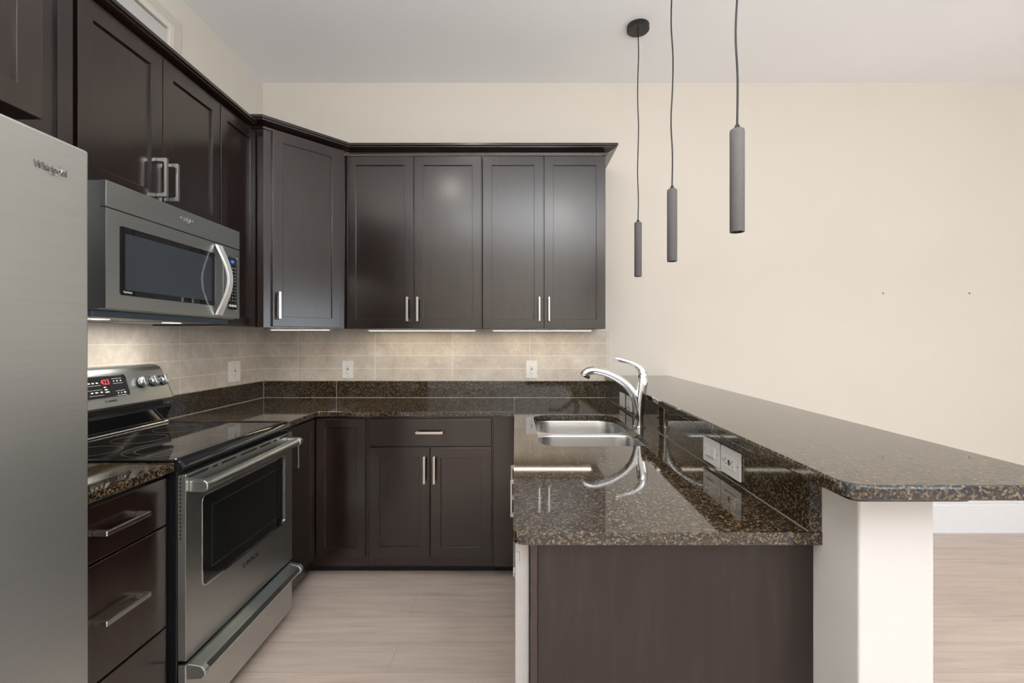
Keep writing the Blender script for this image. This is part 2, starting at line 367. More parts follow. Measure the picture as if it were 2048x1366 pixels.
# bar
bl = lambda y: .5265+.0255*y
brt = lambda y: .9395+.033*y
t = thing('bar_top', 'raised long granite breakfast bar top on the pale half wall', 'bar top', (.75, .769, 1.038))
P0 = (bl(.769), .769); P1 = (brt(.769), .769)
poly = rcorner(P0, (bl(3), 3), P1, .045, 8) + rcorner(P1, P0, (brt(3), 3), .06, 8) + [(brt(YB), YB-.001), (bl(YB), YB-.001)]
MB().prism(poly, 1.0375, 1.063).build('slab', M['granite'], t, bev=.005, seg=3)
MB().prism(rcorner((.562, .785), (.562, 2), (.75, .785), .02)+rcorner((.766, .785), (.6, .785), (.77, 2), .02)+[(.800, 3.19), (.642, 3.19), (.619, .94), (.562, .94)], 1.0315, 1.0372).build('support_plate', M['gloss'], t, bev=.001)

# ------------------------------------------------------------------ cabinets
def pull(T, parent, L=.15, P=.036, vertical=True, wd=.013):
    """bridge pull; frame origin at the centre of its foot line on the door face"""
    mb = MB(T); h = L/2
    poly = [(-h, 0), (-h, P-.002), (-h+.002, P), (h-.002, P), (h, P-.002), (h, 0), (h-.013, 0), (h-.015, P-.014), (h-.019, P-.0085), (-h+.019, P-.0085), (-h+.015, P-.014), (-h+.013, 0)]
    q = wd/2
    if vertical:   # (b, c) plane, thickness along a
        mb.prism([(p[1], p[0]) for p in poly], -q, q, plane='bc')
    else:
        mb.prism(poly, -q, q, plane='ab')
    return mb.build('handle', M['nickel'], parent, bev=.0012)
def shaker(T, a0, a1, c0, c1, parent, rail=.056, th=.020, name='door'):
    """frame-and-panel door; T's b=0 plane is the carcass face"""
    mb = MB(T)
    mb.prism(rrect(a0, a1, c0, c1, 0), 0.001, th, holes=[rrect(a0+rail, a1-rail, c0+rail, c1-rail, 0)], plane='ac')
    mb.box(a0+rail-.002, a1-rail+.002, .004, th-.009, c0+rail-.002, c1-rail+.002)
    return mb.build(name, M['wood'], parent, bev=.0016)
def slab_front(T, a0, a1, c0, c1, parent, th=.020):
    return MB(T).box(a0, a1, .001, th, c0, c1).build('drawer', M['wood'], parent, bev=.002)
UB, UT = 1.373, 2.405
# over-fridge cabinet
T = FX(-1.111)
t = thing('wall_cabinet', 'deep dark cabinet above the steel fridge, top left', 'wall cabinet', (-1.4, .6, 1.81))
MB().box(XL+.001, -1.111, .14, 1.094, 1.812, UT+.01).build('body', M['wood'], t)
for a0, a1, hc in ((.145, .614, .57), (.620, 1.09, .664)):
    d = shaker(T, a0, a1, 1.810, UT, t); pull(T @ Matrix.Translation((hc, .02, 1.93)), d)
T = FX(-1.400)
t = thing('wall_cabinet', 'narrow tall dark cabinet between over-fridge cabinet and microwave', 'wall cabinet', (-1.55, 1.28, UB))
MB().box(XL+.010, -1.400, 1.098, 1.482, UB, UT+.01).build('body', M['wood'], t)
d = shaker(T, 1.104, 1.474, UB+.002, UT, t, rail=.050); pull(T @ Matrix.Translation((1.135, .02, 1.47)), d)
t = thing('wall_cabinet', 'short two-door dark cabinet mounted above the microwave', 'wall cabinet', (-1.55, 1.85, 1.81))
MB().box(XL+.010, -1.400, 1.484, 2.212, 1.812, UT+.01).build('body', M['wood'], t)
for a0, a1, hc in ((1.490, 1.848, 1.8225), (1.853, 2.209, 1.884)):
    d = shaker(T, a0, a1, 1.816, UT, t); pull(T @ Matrix.Translation((hc, .02, 1.929)), d, P=.038)
t = thing('wall_cabinet', 'narrow tall dark cabinet right of the microwave beside the corner', 'wall cabinet', (-1.55, 2.36, UB))
MB().box(XL+.010, -1.400, 2.214, 2.518, UB-.004, 2.445).build('body', M['wood'], t)
shaker(T, 2.217, 2.510, UB-.002, UT, t, rail=.050)
# angled corner cabinet
t = thing('wall_cabinet', 'angled dark corner cabinet with one door and single handle', 'wall cabinet', (-1.4, 2.9, UB-.003))
CA, CB = Vector((-1.343, 2.52, 0)), Vector((-1.028, 2.838, 0))
MB().prism([(XL+.010, 2.5195), (CA.x, 2.5195), (CB.x, CB.y), (CB.x, YB-.010), (XL+.010, YB-.010)], UB-.003, 2.445).build('body', M['wood'], t, bev=.001)
ud = (CB-CA).normalized(); nd = Vector((ud.y, -ud.x, 0)); T = frame(CA, ud, nd); LD = (CB-CA).length
d = shaker(T, .040, LD-.028, UB+.003, 2.430, t, rail=.054); pull(T @ Matrix.Translation((.066, .02, 1.489)), d)
# back wall cabinets
T = FY(2.890); UT2 = 2.422
t = thing('wall_cabinet', 'wide two-door dark cabinet on back wall beside angled corner cabinet', 'wall cabinet', (-.62, 3.0, UB))
MB().box(-1.026, -.201, 2.890, YB-.010, UB-.002, UT2+.012).build('body', M['wood'], t, bev=.001)
for a0, a1, hc in ((-1.024, -.6185, -.650), (-.6125, -.205, -.588)):
    d = shaker(T, a0, a1, UB, UT2, t); pull(T @ Matrix.Translation((hc, .02, 1.489)), d)
t = thing('wall_cabinet', 'two-door dark cabinet at right end of the back wall row', 'wall cabinet', (.17, 3.0, UB))
MB().box(-.199, .552, 2.890, YB-.010, UB-.002, UT2+.012).build('body', M['wood'], t, bev=.001)
for a0, a1, hc in ((-.196, .172, .147), (.178, .5505, .205)):
    d = shaker(T, a0, a1, UB, UT2, t); pull(T @ Matrix.Translation((hc, .02, 1.489)), d, wd=.010)
# crown mouldings
def sweep(path, prof):
    """mitred moulding: prof = (outward, z); outward is to the right of the walking direction"""
    mb = MB(); P = [Vector((p[0], p[1], 0)) for p in path]; n = len(P); rings = []
    for i in range(n):
        nn = []
        if i > 0: d = (P[i]-P[i-1]).normalized(); nn.append(Vector((d.y, -d.x, 0)))
        if i < n-1: d = (P[i+1]-P[i]).normalized(); nn.append(Vector((d.y, -d.x, 0)))
        m = nn[0] if len(nn) == 1 else (nn[0]+nn[1]).normalized() / ((nn[0]+nn[1]).normalized().dot(nn[0]))
        rings.append([mb.bm.verts.new(P[i]+m*a+Vector((0,0,z))) for a, z in prof])
    k = len(prof)
    for i in range(n-1):
        for j in range(k): mb.bm.faces.new((rings[i][j], rings[i][(j+1)%k], rings[i+1][(j+1)%k], rings[i+1][j]))
    mb.bm.faces.new(rings[0]); mb.bm.faces.new(rings[-1][::-1])
    return mb
def crown(zb, zt, pr): return [(0, zb), (.008, zb), (.010, zb+.010), (pr*.85, zt-.022), (pr*.85, zt-.016), (pr, zt-.014), (pr, zt), (0, zt)]
o = sweep([(-1.110, .14), (-1.110, 1.095), (-1.399, 1.096), (-1.399, 2.456)], crown(UT+.004, 2.447, .055)).build('crown_moulding', M['wood'], bev=.0008)
tag(o, 'dark crown moulding along the top of the left wall cabinets', 'crown moulding')
o = sweep([(-1.3985, 2.519), (-1.343, 2.519), (-1.012, 2.875), (.5535, 2.875), (.5535, YB-.001)], crown(2.430, 2.479, .062)).build('crown_moulding', M['wood'], bev=.0008)
tag(o, 'dark crown moulding over the corner and back wall cabinets', 'crown moulding')

# under-cabinet lights
for (x0, x1, y, lab) in ((-.95, -.25, 3.05, 'slim white light bar under the wide back wall cabinet'), (-.15, .50, 3.05, 'slim white light bar under the right end wall cabinet'), (-1.48, -1.12, 2.86, 'slim white light bar under the angled corner cabinet')):
    t = thing('light_bar', lab, 'under-cabinet light', ((x0+x1)/2, y, 1.35), 'light bars under the wall cabinets')
    MB().box(x0, x1, y-.02, y+.02, 1.363, 1.3695).build('housing', M['white'], t, bev=.001)
    MB().box(x0+.01, x1-.01, y-.014, y+.014, 1.3622, 1.3632).build('diffuser', M['ucl'], t)

# base cabinets
def toe(mb, *b): return mb.box(*b)
TF = FY(2.585)
t = thing('base_cabinet', 'dark blind corner base cabinet with narrow framed doors beside the range', 'base cabinet', (-1.3, 2.8, 0))
MB().prism([(XL+.010, 2.214), (-1.105, 2.214), (-1.105, 2.585), (-.803, 2.585), (-.803, YB-.012), (XL+.010, YB-.012)], .066, ZB-.001).build('body', M['wood'], t)
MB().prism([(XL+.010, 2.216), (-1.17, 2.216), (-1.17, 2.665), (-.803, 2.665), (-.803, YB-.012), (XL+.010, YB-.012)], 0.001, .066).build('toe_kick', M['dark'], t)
d = shaker(FX(-1.105), 2.216, 2.556, .121, .873, t, rail=.05); pull(FX(-1.085) @ Matrix.Translation((2.285, 0, .757)), d, P=.040)
MB(FX(-1.105)).box(2.558, 2.562, .001, .012, .16, .85).build('gap_light_strip', M['base'], t)  # white strip standing in for light showing through the door gap
shaker(TF, -1.081, -.815, .121, .873, t, rail=.048)
t = thing('base_cabinet', 'dark base cabinet with one drawer over two doors on back wall', 'base cabinet', (-.46, 2.8, 0))
MB().box(-.802, -.120, 2.585, YB-.012, .066, ZB-.001).build('body', M['wood'], t)
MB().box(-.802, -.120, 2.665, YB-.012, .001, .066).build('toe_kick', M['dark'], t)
d = slab_front(TF, -.793, -.128, .728, .873, t); pull(TF @ Matrix.Translation((-.461, .02, .803)), d, vertical=False)
for a0, a1, hc in ((-.793, -.4645, -.488), (-.4585, -.128, -.435)):
    d = shaker(TF, a0, a1, .121, .718, t); pull(TF @ Matrix.Translation((hc, .02, .602)), d)
t = thing('filler_panel', 'plain dark filler panel closing the gap at the peninsula corner', 'filler panel', (-.06, 2.6, 0))
MB().box(-.118, .018, 2.575, 2.60, .066, ZB-.001).build('panel', M['wood'], t, bev=.001)
MB().box(-.118, .018, 2.665, 2.68, .001, .066).build('toe_kick', M['dark'], t)
# drawer cabinet by the fridge
t = thing('base_cabinet', 'dark three-drawer base cabinet between steel fridge and range', 'base cabinet', (-1.4, 1.28, 0))
MB().box(XL+.010, -1.105, 1.088, 1.482, .066, ZB-.001).build('body', M['wood'], t, bev=.001)
MB().box(XL+.010, -1.17, 1.09, 1.48, .001, .066).build('toe_kick', M['dark'], t)
TL = FX(-1.105)
for c0, c1, hz in ((.728, .873, .803), (.412, .722, .571), (.096, .406, .260)):
    d = slab_front(TL, 1.10, 1.470, c0, c1, t); pull(TL @ Matrix.Translation((1.286, .02, hz)), d, vertical=False, P=.038)
# peninsula: sink base cabinet, dishwasher, end panel (fronts face the kitchen aisle, -x)
def FXN(x): return frame((x, 0, 0), (0, -1, 0), (-1, 0, 0))
TN = FXN(.045)
t = thing('base_cabinet', 'dark sink base cabinet in the peninsula facing the aisle', 'base cabinet', (.3, 2.1, 0))
bd = MB(); 
bd.box(.045, hwx(1.6)-.004, 1.60, 1.62, .066, ZB-.001); bd.box(.045, .60, 2.555, 2.573, .066, ZB-.001); bd.box(.045, .60, 1.62, 2.555, .066, .084)
bd.box(.045, .063, 1.62, 2.555, .084, .13); bd.box(.045, .063, 1.62, 2.555, .86, ZB-.001)
bd.build('body', M['wood'], t)
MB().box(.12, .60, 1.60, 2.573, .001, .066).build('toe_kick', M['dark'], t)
for a0, a1, hc in ((-2.079, -1.606, -2.045), (-2.553, -2.085, -2.115)):
    d = shaker(TN, a0, a1, .121, .873, t)
    pull(TN @ Matrix.Translation(((-1.90 if hc > -2.1 else hc), .02, .666)), d, P=.044)
t = thing('dishwasher', 'built-in dishwasher with pale grey door edge at the peninsula end', 'dishwasher', (.3, 1.29, 0))
MB().box(.034, .56, .996, 1.588, .03, ZB-.004).build('tub', M['black'], t)
d = MB().box(.0, .0305, .988, 1.592, .09, ZB-.003).build('door', M['lgrey'], t, bev=.003)
MB().tube([(-.03+.03, 1.03, .80), (.0, 1.03, .80)][:1]+[(-.004, 1.03, .80)], .006, 8).tube([(-.004, 1.55, .80), (.0, 1.55, .80)], .006, 8).box(-.004, -.001, 1.02, 1.56, .79, .81).build('handle', M['steel'], d)
MB().box(.0005, .0100, .9865, .9882, .838, .858).build('latch', M['lgrey'], d, bev=.0008)
MB().box(.08, .56, .996, 1.588, .001, .03).build('toe_kick', M['dark'], t)
t = thing('end_panel', 'broad dark wood end panel under the near edge of the peninsula', 'end panel', (.33, .975, 0))
MB().box(.0465, hwx(.97)-.0005, .9725, .984, .001, ZB-.001).build('panel', M['pwood'], t, bev=.001)
MB().box(.0285+.003, .0460, .966, .984, .001, ZB-.001).build('edge_stile', M['wood'], t, bev=.001)

# ------------------------------------------------------------------ sink and faucet
t = thing('sink', 'stainless double-bowl undermount sink set in the peninsula worktop', 'sink', (.3, 2.07, .70))
def bowl(x0, x1, y0, y1, r):
    mb = MB(); rings = []
    lv = [(0, .8895, 0), (.002, .880, 0), (.006, .80, 0), (.012, .735, 0), (.022, .718, 0), (.05, .708, .0), (.13, .704, 0)]
    for ins, z, _ in lv:
        rings.append([mb.bm.verts.new((p[0], p[1], z)) for p in rrect(x0+ins, x1-ins, y0+ins, y1-ins, max(.012, r-ins*.6), 8)])
    n = len(rings[0])
    for i in range(len(rings)-1):
        for k in range(n): mb.bm.faces.new((rings[i][k], rings[i][(k+1)%n], rings[i+1][(k+1)%n], rings[i+1][k]))
    mb.bm.faces.new(rings[-1])
    o = mb.build('bowl', M['sinksteel'], t, smooth=True)
    s = o.modifiers.new('thick', 'SOLIDIFY'); s.thickness = .0014; s.offset = 0
    cx, cy = (x0+x1)/2, (y0+y1)/2
    MB().ring((cx, cy), .040, .012, .7045, .7075, 32).tube([(cx, cy, .7042), (cx, cy, .7055)], .028, 24).build('drain', M['chrome'], o, smooth=True)
B1 = (.082, .518, 2.088, 2.442, .10); B2 = (.082, .518, 1.705, 2.056, .085)
MB().prism(rrect(.055, .545, 1.68, 2.468, .10), .8888, .8902, holes=[rrect(*B1[:4], B1[4]), rrect(*B2[:4], B2[4])]).build('flange', M['sinksteel'], t, bev=.0005)
bowl(*B1); bowl(*B2)
KY = 2.083
def K(u, v, y=KY): return ((u-1030)*y/F, y, EYE-(v-681)*y/F)
t = thing('faucet', 'tall polished chrome pull-out faucet with lever behind the sink', 'faucet', (.547, KY, ZT))
MB().tube([(.547, KY, ZT+.0005), (.547, KY, ZT+.006), (.547, KY, ZT+.008)], [.026, .026, .021], 28).build('base_ring', M['chrome'], t, smooth=True)
pts = catmull([K(1278, 852), K(1278.5, 825), K(1280, 800), K(1282.5, 780), K(1284.5, 765), K(1285, 754), K(1284.5, 748), K(1283.5, 744.5)])
rr = catmull([(.019,), (.0190,), (.0212,), (.0235,), (.0245,), (.0222,), (.015,), (.005,)])
MB().tube(pts, [r[0] for r in rr], 28).build('body', M['chrome'], t, smooth=True)
pts = catmull([K(1276, 838), K(1275, 815), K(1268, 790), K(1253, 770), K(1232, 755), K(1212, 746), K(1196, 742)], 8)
rr = catmull([(.012,.012), (.017,.017), (.019,.018), (.018,.017), (.017,.016), (.0165,.0155), (.017,.0155)], 8)
MB().tube(pts, [tuple(r) for r in rr], 24).build('spout', M['chrome'], t, smooth=True)
pts = catmull([K(1196.5, 742), K(1186, 741), K(1176, 743), K(1168, 747), K(1163.5, 750.5)], 6)
rr = catmull([(.0178,.0165), (.0185,.0172), (.0195,.0175), (.0185,.0150), (.015,.0105)], 6)
hd = MB().tube(pts, [tuple(r) for r in rr], 24).build('spray_head', M['chrome'], t, smooth=True)
MB().tube([K(1175, 751), K(1173, 756.5)], [.0135, .0125], 20).build('spray_face', M['black'], hd, smooth=True)
pts = catmull([K(1285, 762), K(1286.5, 750), K(1282, 739), K(1272, 730.5), K(1258, 724.5), K(1245, 721), K(1236, 718.5), K(1230, 717.5)], 6)
rr = catmull([(.019,.018), (.019,.017), (.017,.0135), (.012,.0085), (.009,.0055), (.0095,.0055), (.0105,.0075), (.006,.005)], 6)
MB().tube(pts, [tuple(r) for r in rr], 20).build('lever', M['chrome'], t, smooth=True)

# ------------------------------------------------------------------ wall plates
def plate(T, label, kind, w=.075, h=.118, horiz=False, group='white wall plates', twogang=False):
    """T origin at plate centre, b outward"""
    R = T @ Matrix.Rotation(math.radians(90), 4, 'Y') if horiz else T
    loc = T.translation
    t = thing('power_outlet' if kind != 'switch' else 'light_switch', label, 'outlet' if kind != 'switch' else 'switch', loc, group)
    MB(R).prism(rrect(-w/2, w/2, -h/2, h/2, .004, 3), 0.0003, .006, plane='ac').build('cover_plate', M['white'], t, bev=.0016)
    if kind == 'gfci':
        MB(R).prism(rrect(-.0168, .0168, -.034, .034, .002, 3), .006, .0085, plane='ac').build('socket_face', M['white'], t, bev=.0006)
        for s in (-1, 1):
            MB(R).box(-.0085, -.0062, .0085, .0088, s*.021-.004, s*.021+.004).build('slot', M['black'], t); MB(R).box(.0062, .0082, .0085, .0088, s*.021-.003, s*.021+.003).build('slot', M['black'], t)
            MB(R).tube([(0, .0085, s*.021-.0095), (0, .0088, s*.021-.0095)], .0027, 10).build('ground_hole', M['black'], t)
        MB(R).box(-.0075, .0075, .0085, .0098, .0010, .0055).build('test_button', M['black'], t)
        MB(R).box(-.006, .006, .0085, .0096, -.0055, -.0020).build('reset_button', M['redp'], t)
    else:
        MB(R).prism(rrect(-.0168, .0168, -.034, .034, .002, 3), .006, .0078, plane='ac').build('rocker_frame', M['white'], t, bev=.0005)
        MB(R).prism([(.0078, -.031), (.0120, -.031), (.0085, .0), (.0095, .031), (.0078, .031)], -.014, .014, plane='bc').build('rocker', M['white'], t, bev=.0006)
    for s in (-1, 1): MB(R).tube([(0, .006, s*.0475), (0, .0067, s*.0475)], .003, 10).build('screw', M['lgrey'], t)
    return t
plate(FY(YB-.009) @ Matrix.Translation((-1.129, 0, 1.1045)), 'white outlet with red reset button on back wall tiles, left one under the cabinets', 'gfci')
plate(FY(YB-.009) @ Matrix.Translation((.112, 0, 1.1045)), 'white outlet with red reset button on back wall tiles near the sink', 'gfci')
plate(FX(XL+.009) @ Matrix.Translation((2.855, 0, 1.113)), 'white outlet on the left wall tiles between range and corner', 'gfci', w=.118, h=.124)
def TS(y): return frame((jx(y)-.0003, y, .966), (-.0103, -1, 0), (-1, .0103, 0))
plate(TS(2.658), 'white switch plate on granite splash behind faucet, farthest from camera', 'switch', horiz=True)
plate(TS(2.487), 'white switch plate on granite splash right behind the faucet, nearer of the far pair', 'switch', horiz=True)
plate(TS(1.420), 'white switch plate on granite splash, left of the large near pair', 'switch', horiz=True)
plate(TS(1.291), 'white outlet with red button on granite splash, nearest the camera', 'gfci', horiz=True)

# ------------------------------------------------------------------ range
Y0, Y1 = 1.487, 2.208
t = thing('range', 'freestanding stainless electric range with black glass cooktop', 'range', (-1.38, 1.85, 0))
MB().box(-1.690, -1.068, Y0+.002, Y1-.002, .06, .895).build('body', M['gloss'], t, bev=.002)
ct = MB().prism(rrect(-1.625, -1.080, Y0+.003, Y1-.003, .006, 3), .896, .9205).build('cooktop', M['bglass'], t, bev=.001)
for cx, cy, rs in ((-1.447, 1.821, (.088,)), (-1.452, 1.615, (.085,)), (-1.222, 1.655, (.122, .088)), (-1.454, 2.035, (.088,)), (-1.222, 1.985, (.116, .092)),):
    for r in rs: MB().ring((cx, cy), r, .0006, .9204, .9208, 80).build('burner_marking', M['ring'], ct)
# rolled enamel rim around the glass, front lip curving down
mb = MB()
lip = [(-1.082, .896), (-1.082, .9245), (-1.072, .926), (-1.058, .9215), (-1.047, .911), (-1.042, .899), (-1.042, .890), (-1.050, .884), (-1.075, .884)]
mb.prism(lip, Y0-.001, Y1+.001, plane='ac') if False else None
def lipmb(y0, y1):
    m = MB(); ys = [y0, y0+.004, y0+.012, y0+.03, y1-.03, y1-.012, y1-.004, y1]; ins = [.010, .004, .001, 0, 0, .001, .004, .010]; rings = []
    for y, i in zip(ys, ins): rings.append([m.bm.verts.new((-1.082+(x+1.082)*(1-i*18*.6), y, .884+(z-.884)*(1-i*10*.5))) for x, z in lip])
    k = len(lip)
    for a in range(len(ys)-1):
        for j in range(k): m.bm.faces.new((rings[a][j], rings[a][(j+1)%k], rings[a+1][(j+1)%k], rings[a+1][j]))
    m.bm.faces.new(rings[0]); m.bm.faces.new(rings[-1][::-1]); return m
lipmb(Y0-.001, Y1+.001).build('front_rim', M['gloss'], t, smooth=True)
MB().box(-1.63, -1.083, Y0-.0015, Y0+.010, .9165, .9245).build('side_rim', M['gloss'], t, bev=.003)
MB().box(-1.63, -1.083, Y1-.010, Y1+.0015, .9165, .9245).build('side_rim', M['gloss'], t, bev=.003)
MB().tube([(-1.622, Y0+.01, .925), (-1.622, Y1-.01, .925)], .006, 12).build('rear_rim', M['chrome'], t, smooth=True)
for y in (Y0+.006, Y1-.006): MB().tube([(-1.628, y, .917), (-1.628, y, .926), (-1.628, y, .932), (-1.628, y, .935)], [.010, .010, .007, .002], 16).build('corner_cap', M['chrome'], t, smooth=True)
# backguard
MB().prism([(-1.690, .92), (-1.632, .92), (-1.600, .995), (-1.600, 1.012), (-1.690, 1.012)], Y0+.006, Y1-.008, plane='ac').build('riser', M['gloss'], t, bev=.003)
MB().box(-1.690, -1.625, Y0+.02, Y1-.03, 1.012, 1.035).build('riser_neck', M['black'], t)
bgp = [(-1.690, 1.030), (-1.592, 1.030), (-1.585, 1.040), (-1.632, 1.168), (-1.640, 1.183), (-1.655, 1.192), (-1.690, 1.194)]
def backguard():
    m = MB(); ys = [Y0+.002, Y0+.006, Y0+.02, Y1-.02, Y1-.006, Y1-.002]; sc = [.9, .97, 1, 1, .97, .9]; rings = []
    for y, s in zip(ys, sc): rings.append([m.bm.verts.new((-1.69+(x+1.69)*s, y-(0 if y < 1.8 else max(0, z-1.10)*.25), 1.03+(z-1.03)*(1-(1-s)*.6))) for x, z in bgp])
    k = len(bgp)
    for a in range(len(ys)-1):
        for j in range(k): m.bm.faces.new((rings[a][j], rings[a][(j+1)%k], rings[a+1][(j+1)%k], rings[a+1][j]))
    m.bm.faces.new(rings[0]); m.bm.faces.new(rings[-1][::-1]); return m
bg = backguard().build('control_panel', M['steel'], t, bev=.003)
# panel face frame: up direction slopes back
fa, fb = Vector((-1.585, 0, 1.040)), Vector((-1.632, 0, 1.168))
upv = (fb-fa).normalized(); nv = Vector((upv.z, 0, -upv.x))
def TP(y, c): o_ = fa+upv*c; return Matrix(((0, nv.x, upv.x, o_.x), (1, 0, 0, y), (0, nv.z, upv.z, o_.z), (0,0,0,1)))
T = TP(0, 0)
dp = MB(T).prism(rrect(1.56, 1.962, .038, .124, .010, 5), .0003, .0025, plane='ac').build('display_glass', M['bglass'], bg, bev=.001)
MB(T).prism(rrect(1.556, 1.966, .034, .128, .012, 5), -.001, .0020, holes=[rrect(1.56, 1.962, .038, .124, .010, 5)], plane='ac').build('display_bezel', M['chrome'], bg)
text('red_digits', '423', .030, TP(1.862, .100) @ Matrix.Translation((0, .0027, 0)), M['red'], bg, .0003, -.0002, .9)
TPM = TP(0, .014)
class PM:
    def box(s, *a): MB(TPM).box(*a).build('printed_mark', M['pprint'], bg)
pm = PM()
for (ya, yb, cs) in ((1.895, 1.942, (.098, .078, .046, .027)),):
    for c in cs: pm.box(ya, yb, .0026, .0028, c-.0005, c+.0005)
for (y, c, wd) in ((1.902, .088, .004), (1.918, .088, .006), (1.935, .088, .006), (1.905, .037, .005), (1.920, .037, .004), (1.937, .037, .011), (1.853, .066, .010), (1.855, .056, .013), (1.857, .046, .018), (1.807, .086, .010), (1.825, .086, .010), (1.81, .048, .012), (1.832, .048, .010), (1.79, .086, .010), (1.79, .048, .010)):
    pm.box(y-wd/2, y+wd/2, .0026, .0028, c-.0022, c+.0022)
for (ya, yb, c) in ((1.775, 1.838, .076), (1.775, 1.838, .058), (1.775, 1.838, .036)): pm.box(ya, yb, .0026, .0028, c-.0004, c+.0004)
text('brand_lettering', 'BOSCH', .010, TP(1.862, .014) @ Matrix.Translation((0.008, .0008, .008)), M['black'], bg, .0002, .0003, 1.2)
MB(TP(1.838, .022)).prism([(math.cos(a)*.005, math.sin(a)*.005) for a in [k*math.pi/10 for k in range(20)]], .0006, .001, holes=[[(math.cos(a)*.004, math.sin(a)*.004) for a in [k*math.pi/10 for k in range(20)]]], plane='ac').build('brand_ring', M['black'], bg)
for y in (2.034, 2.098, 2.158):
    k = MB(TP(y, .084)); n = 12
    k.tube([(0, .001, 0), (0, .006, 0)], .024, 24)
    kb = k.build('knob', M['black'], bg, smooth=True)
    m = MB(TP(y, .084)); ring = lambda r, b, q=1: [m.v((math.cos(a)*r, b, math.sin(a)*r*q)) for a in [math.pi*2*j/8+math.pi/8 for j in range(8)]]
    R = [ring(.023, .006), ring(.0240, .011), ring(.0228, .019), ring(.015, .023)]
    for i in range(3):
        for j in range(8): m.bm.faces.new((R[i][j], R[i][(j+1)%8], R[i+1][(j+1)%8], R[i+1][j]))
    m.bm.faces.new(R[0]); m.bm.faces.new(R[3][::-1])
    m.box(-.0055, .0055, .019, .0265, -.0205, .0205)
    m.build('knob_grip', M['knob'], kb, bev=.0015)
    MB(TP(y, .120)).tube([(0, .0005, 0), (0, .0012, 0)], .0016, 8).build('indicator_dot', M['black'], bg)
# oven door
XF = -1.040
T = FX(XF)
door = MB(T).prism(rrect(Y0+.004, Y1-.006, .284, .876, .004, 2), -.026, 0, holes=[rrect(1.573, 2.134, .479, .778, .018, 5)], plane='ac').build('oven_door', M['steel'], t, bev=.002)
MB(T).prism(rrect(1.574, 2.133, .480, .777, .018, 5), -.022, -.004, plane='ac').build('window', M['win'], door, bev=.001)
MB(T).prism(rrect(1.570, 2.137, .476, .781, .020, 5), -.003, .0008, holes=[rrect(1.5745, 2.1325, .4805, .7765, .017, 5)], plane='ac').build('window_trim', M['chrome'], door)
MB(T).prism(rrect(1.625, 2.085, .520, .735, .006, 3), -.0042, -.0036, holes=[rrect(1.629, 2.081, .524, .731, .005, 3)], plane='ac').build('inner_window_line', M['iline'], door)
for a, b in ((1.505, 1.60), (1.625, 1.65), (1.675, 1.76), (1.79, 1.90), (1.925, 2.01), (2.035, 2.06), (2.085, 2.16)): MB(T).box(a, b, -.002, .0006, .862, .869).build('vent_slot', M['black'], door)
def bar_handle(zc, parent, r=.0175, out=.058):
    pr = [(r*.95*math.cos(a), r*1.0*math.sin(a)) for a in [2*math.pi*k/20 for k in range(20)]]
    mb = MB(FX(XF, 0, zc)); mb.tube([(Y0+.030, out-r, 0), (Y1-.040, out-r, 0)], r, 24)
    h = mb.build('handle', M['steel'], parent, smooth=True)
    for y in (Y0+.018, Y1-.052):
        MB(FX(XF, y, zc)).prism([(0, -.017), (0, .017), (out-.012, .020), (out+.001, .012), (out+.003, 0), (out+.001, -.010), (out-.012, -.019)], 0, .026, plane='bc').build('handle_bracket', M['steel'], h, bev=.003)
    return h
bar_handle(.834, door)
text('brand_lettering', 'BOSCH', .022, FX(XF, 1.870, .438) @ Matrix.Translation((0, .0004, 0)), M['black'], door, .0003, .0006, 1.15)
MB(FX(XF, 1.812, .438)).prism([(math.cos(a)*.010, math.sin(a)*.010) for a in [k*math.pi/12 for k in range(24)]], .0001, .0006, holes=[[(math.cos(a)*.0082, math.sin(a)*.0082) for a in [k*math.pi/12 for k in range(24)]]], plane='ac').box(-.005, -.0035, .0001, .0006, -.005, .005).box(.0035, .005, .0001, .0006, -.005, .005).box(-.0035, .0035, .0001, .0006, -.0008, .0008).build('brand_ring', M['black'], door)
for k in range(16): MB().box(-1.0585, -1.0545, Y0+.0030, Y0+.0042, .865-k*.0125-.007, .865-k*.0125).build('perforation', M['black'], door)
dr = MB(T).box(Y0+.004, Y1-.006, -.026, 0, .052, .272).build('storage_drawer', M['steel'], t, bev=.003)
MB(T).prism([(0, .272), (.002, .272), (.045, .262), (.055, .245), (.05, .232), (.040, .228), (.0, .236)], Y0+.028, Y1-.036, plane='bc').build('handle', M['steel'], dr, bev=.003)
for y in (Y0+.010, Y1-.040): MB(FX(XF, y, .247)).prism([(0, -.024), (0, .026), (.045, .018), (.058, .004), (.058, -.010), (.046, -.022)], 0, .024, plane='bc').build('handle_bracket', M['steel'], dr, bev=.003)
for x in (-1.10, -1.62):
    for y in (Y0+.05, Y1-.05): MB().tube([(x, y, .0005), (x, y, .012), (x, y, .062)], [.018, .018, .010], 14).build('foot', M['black'], t, smooth=True)

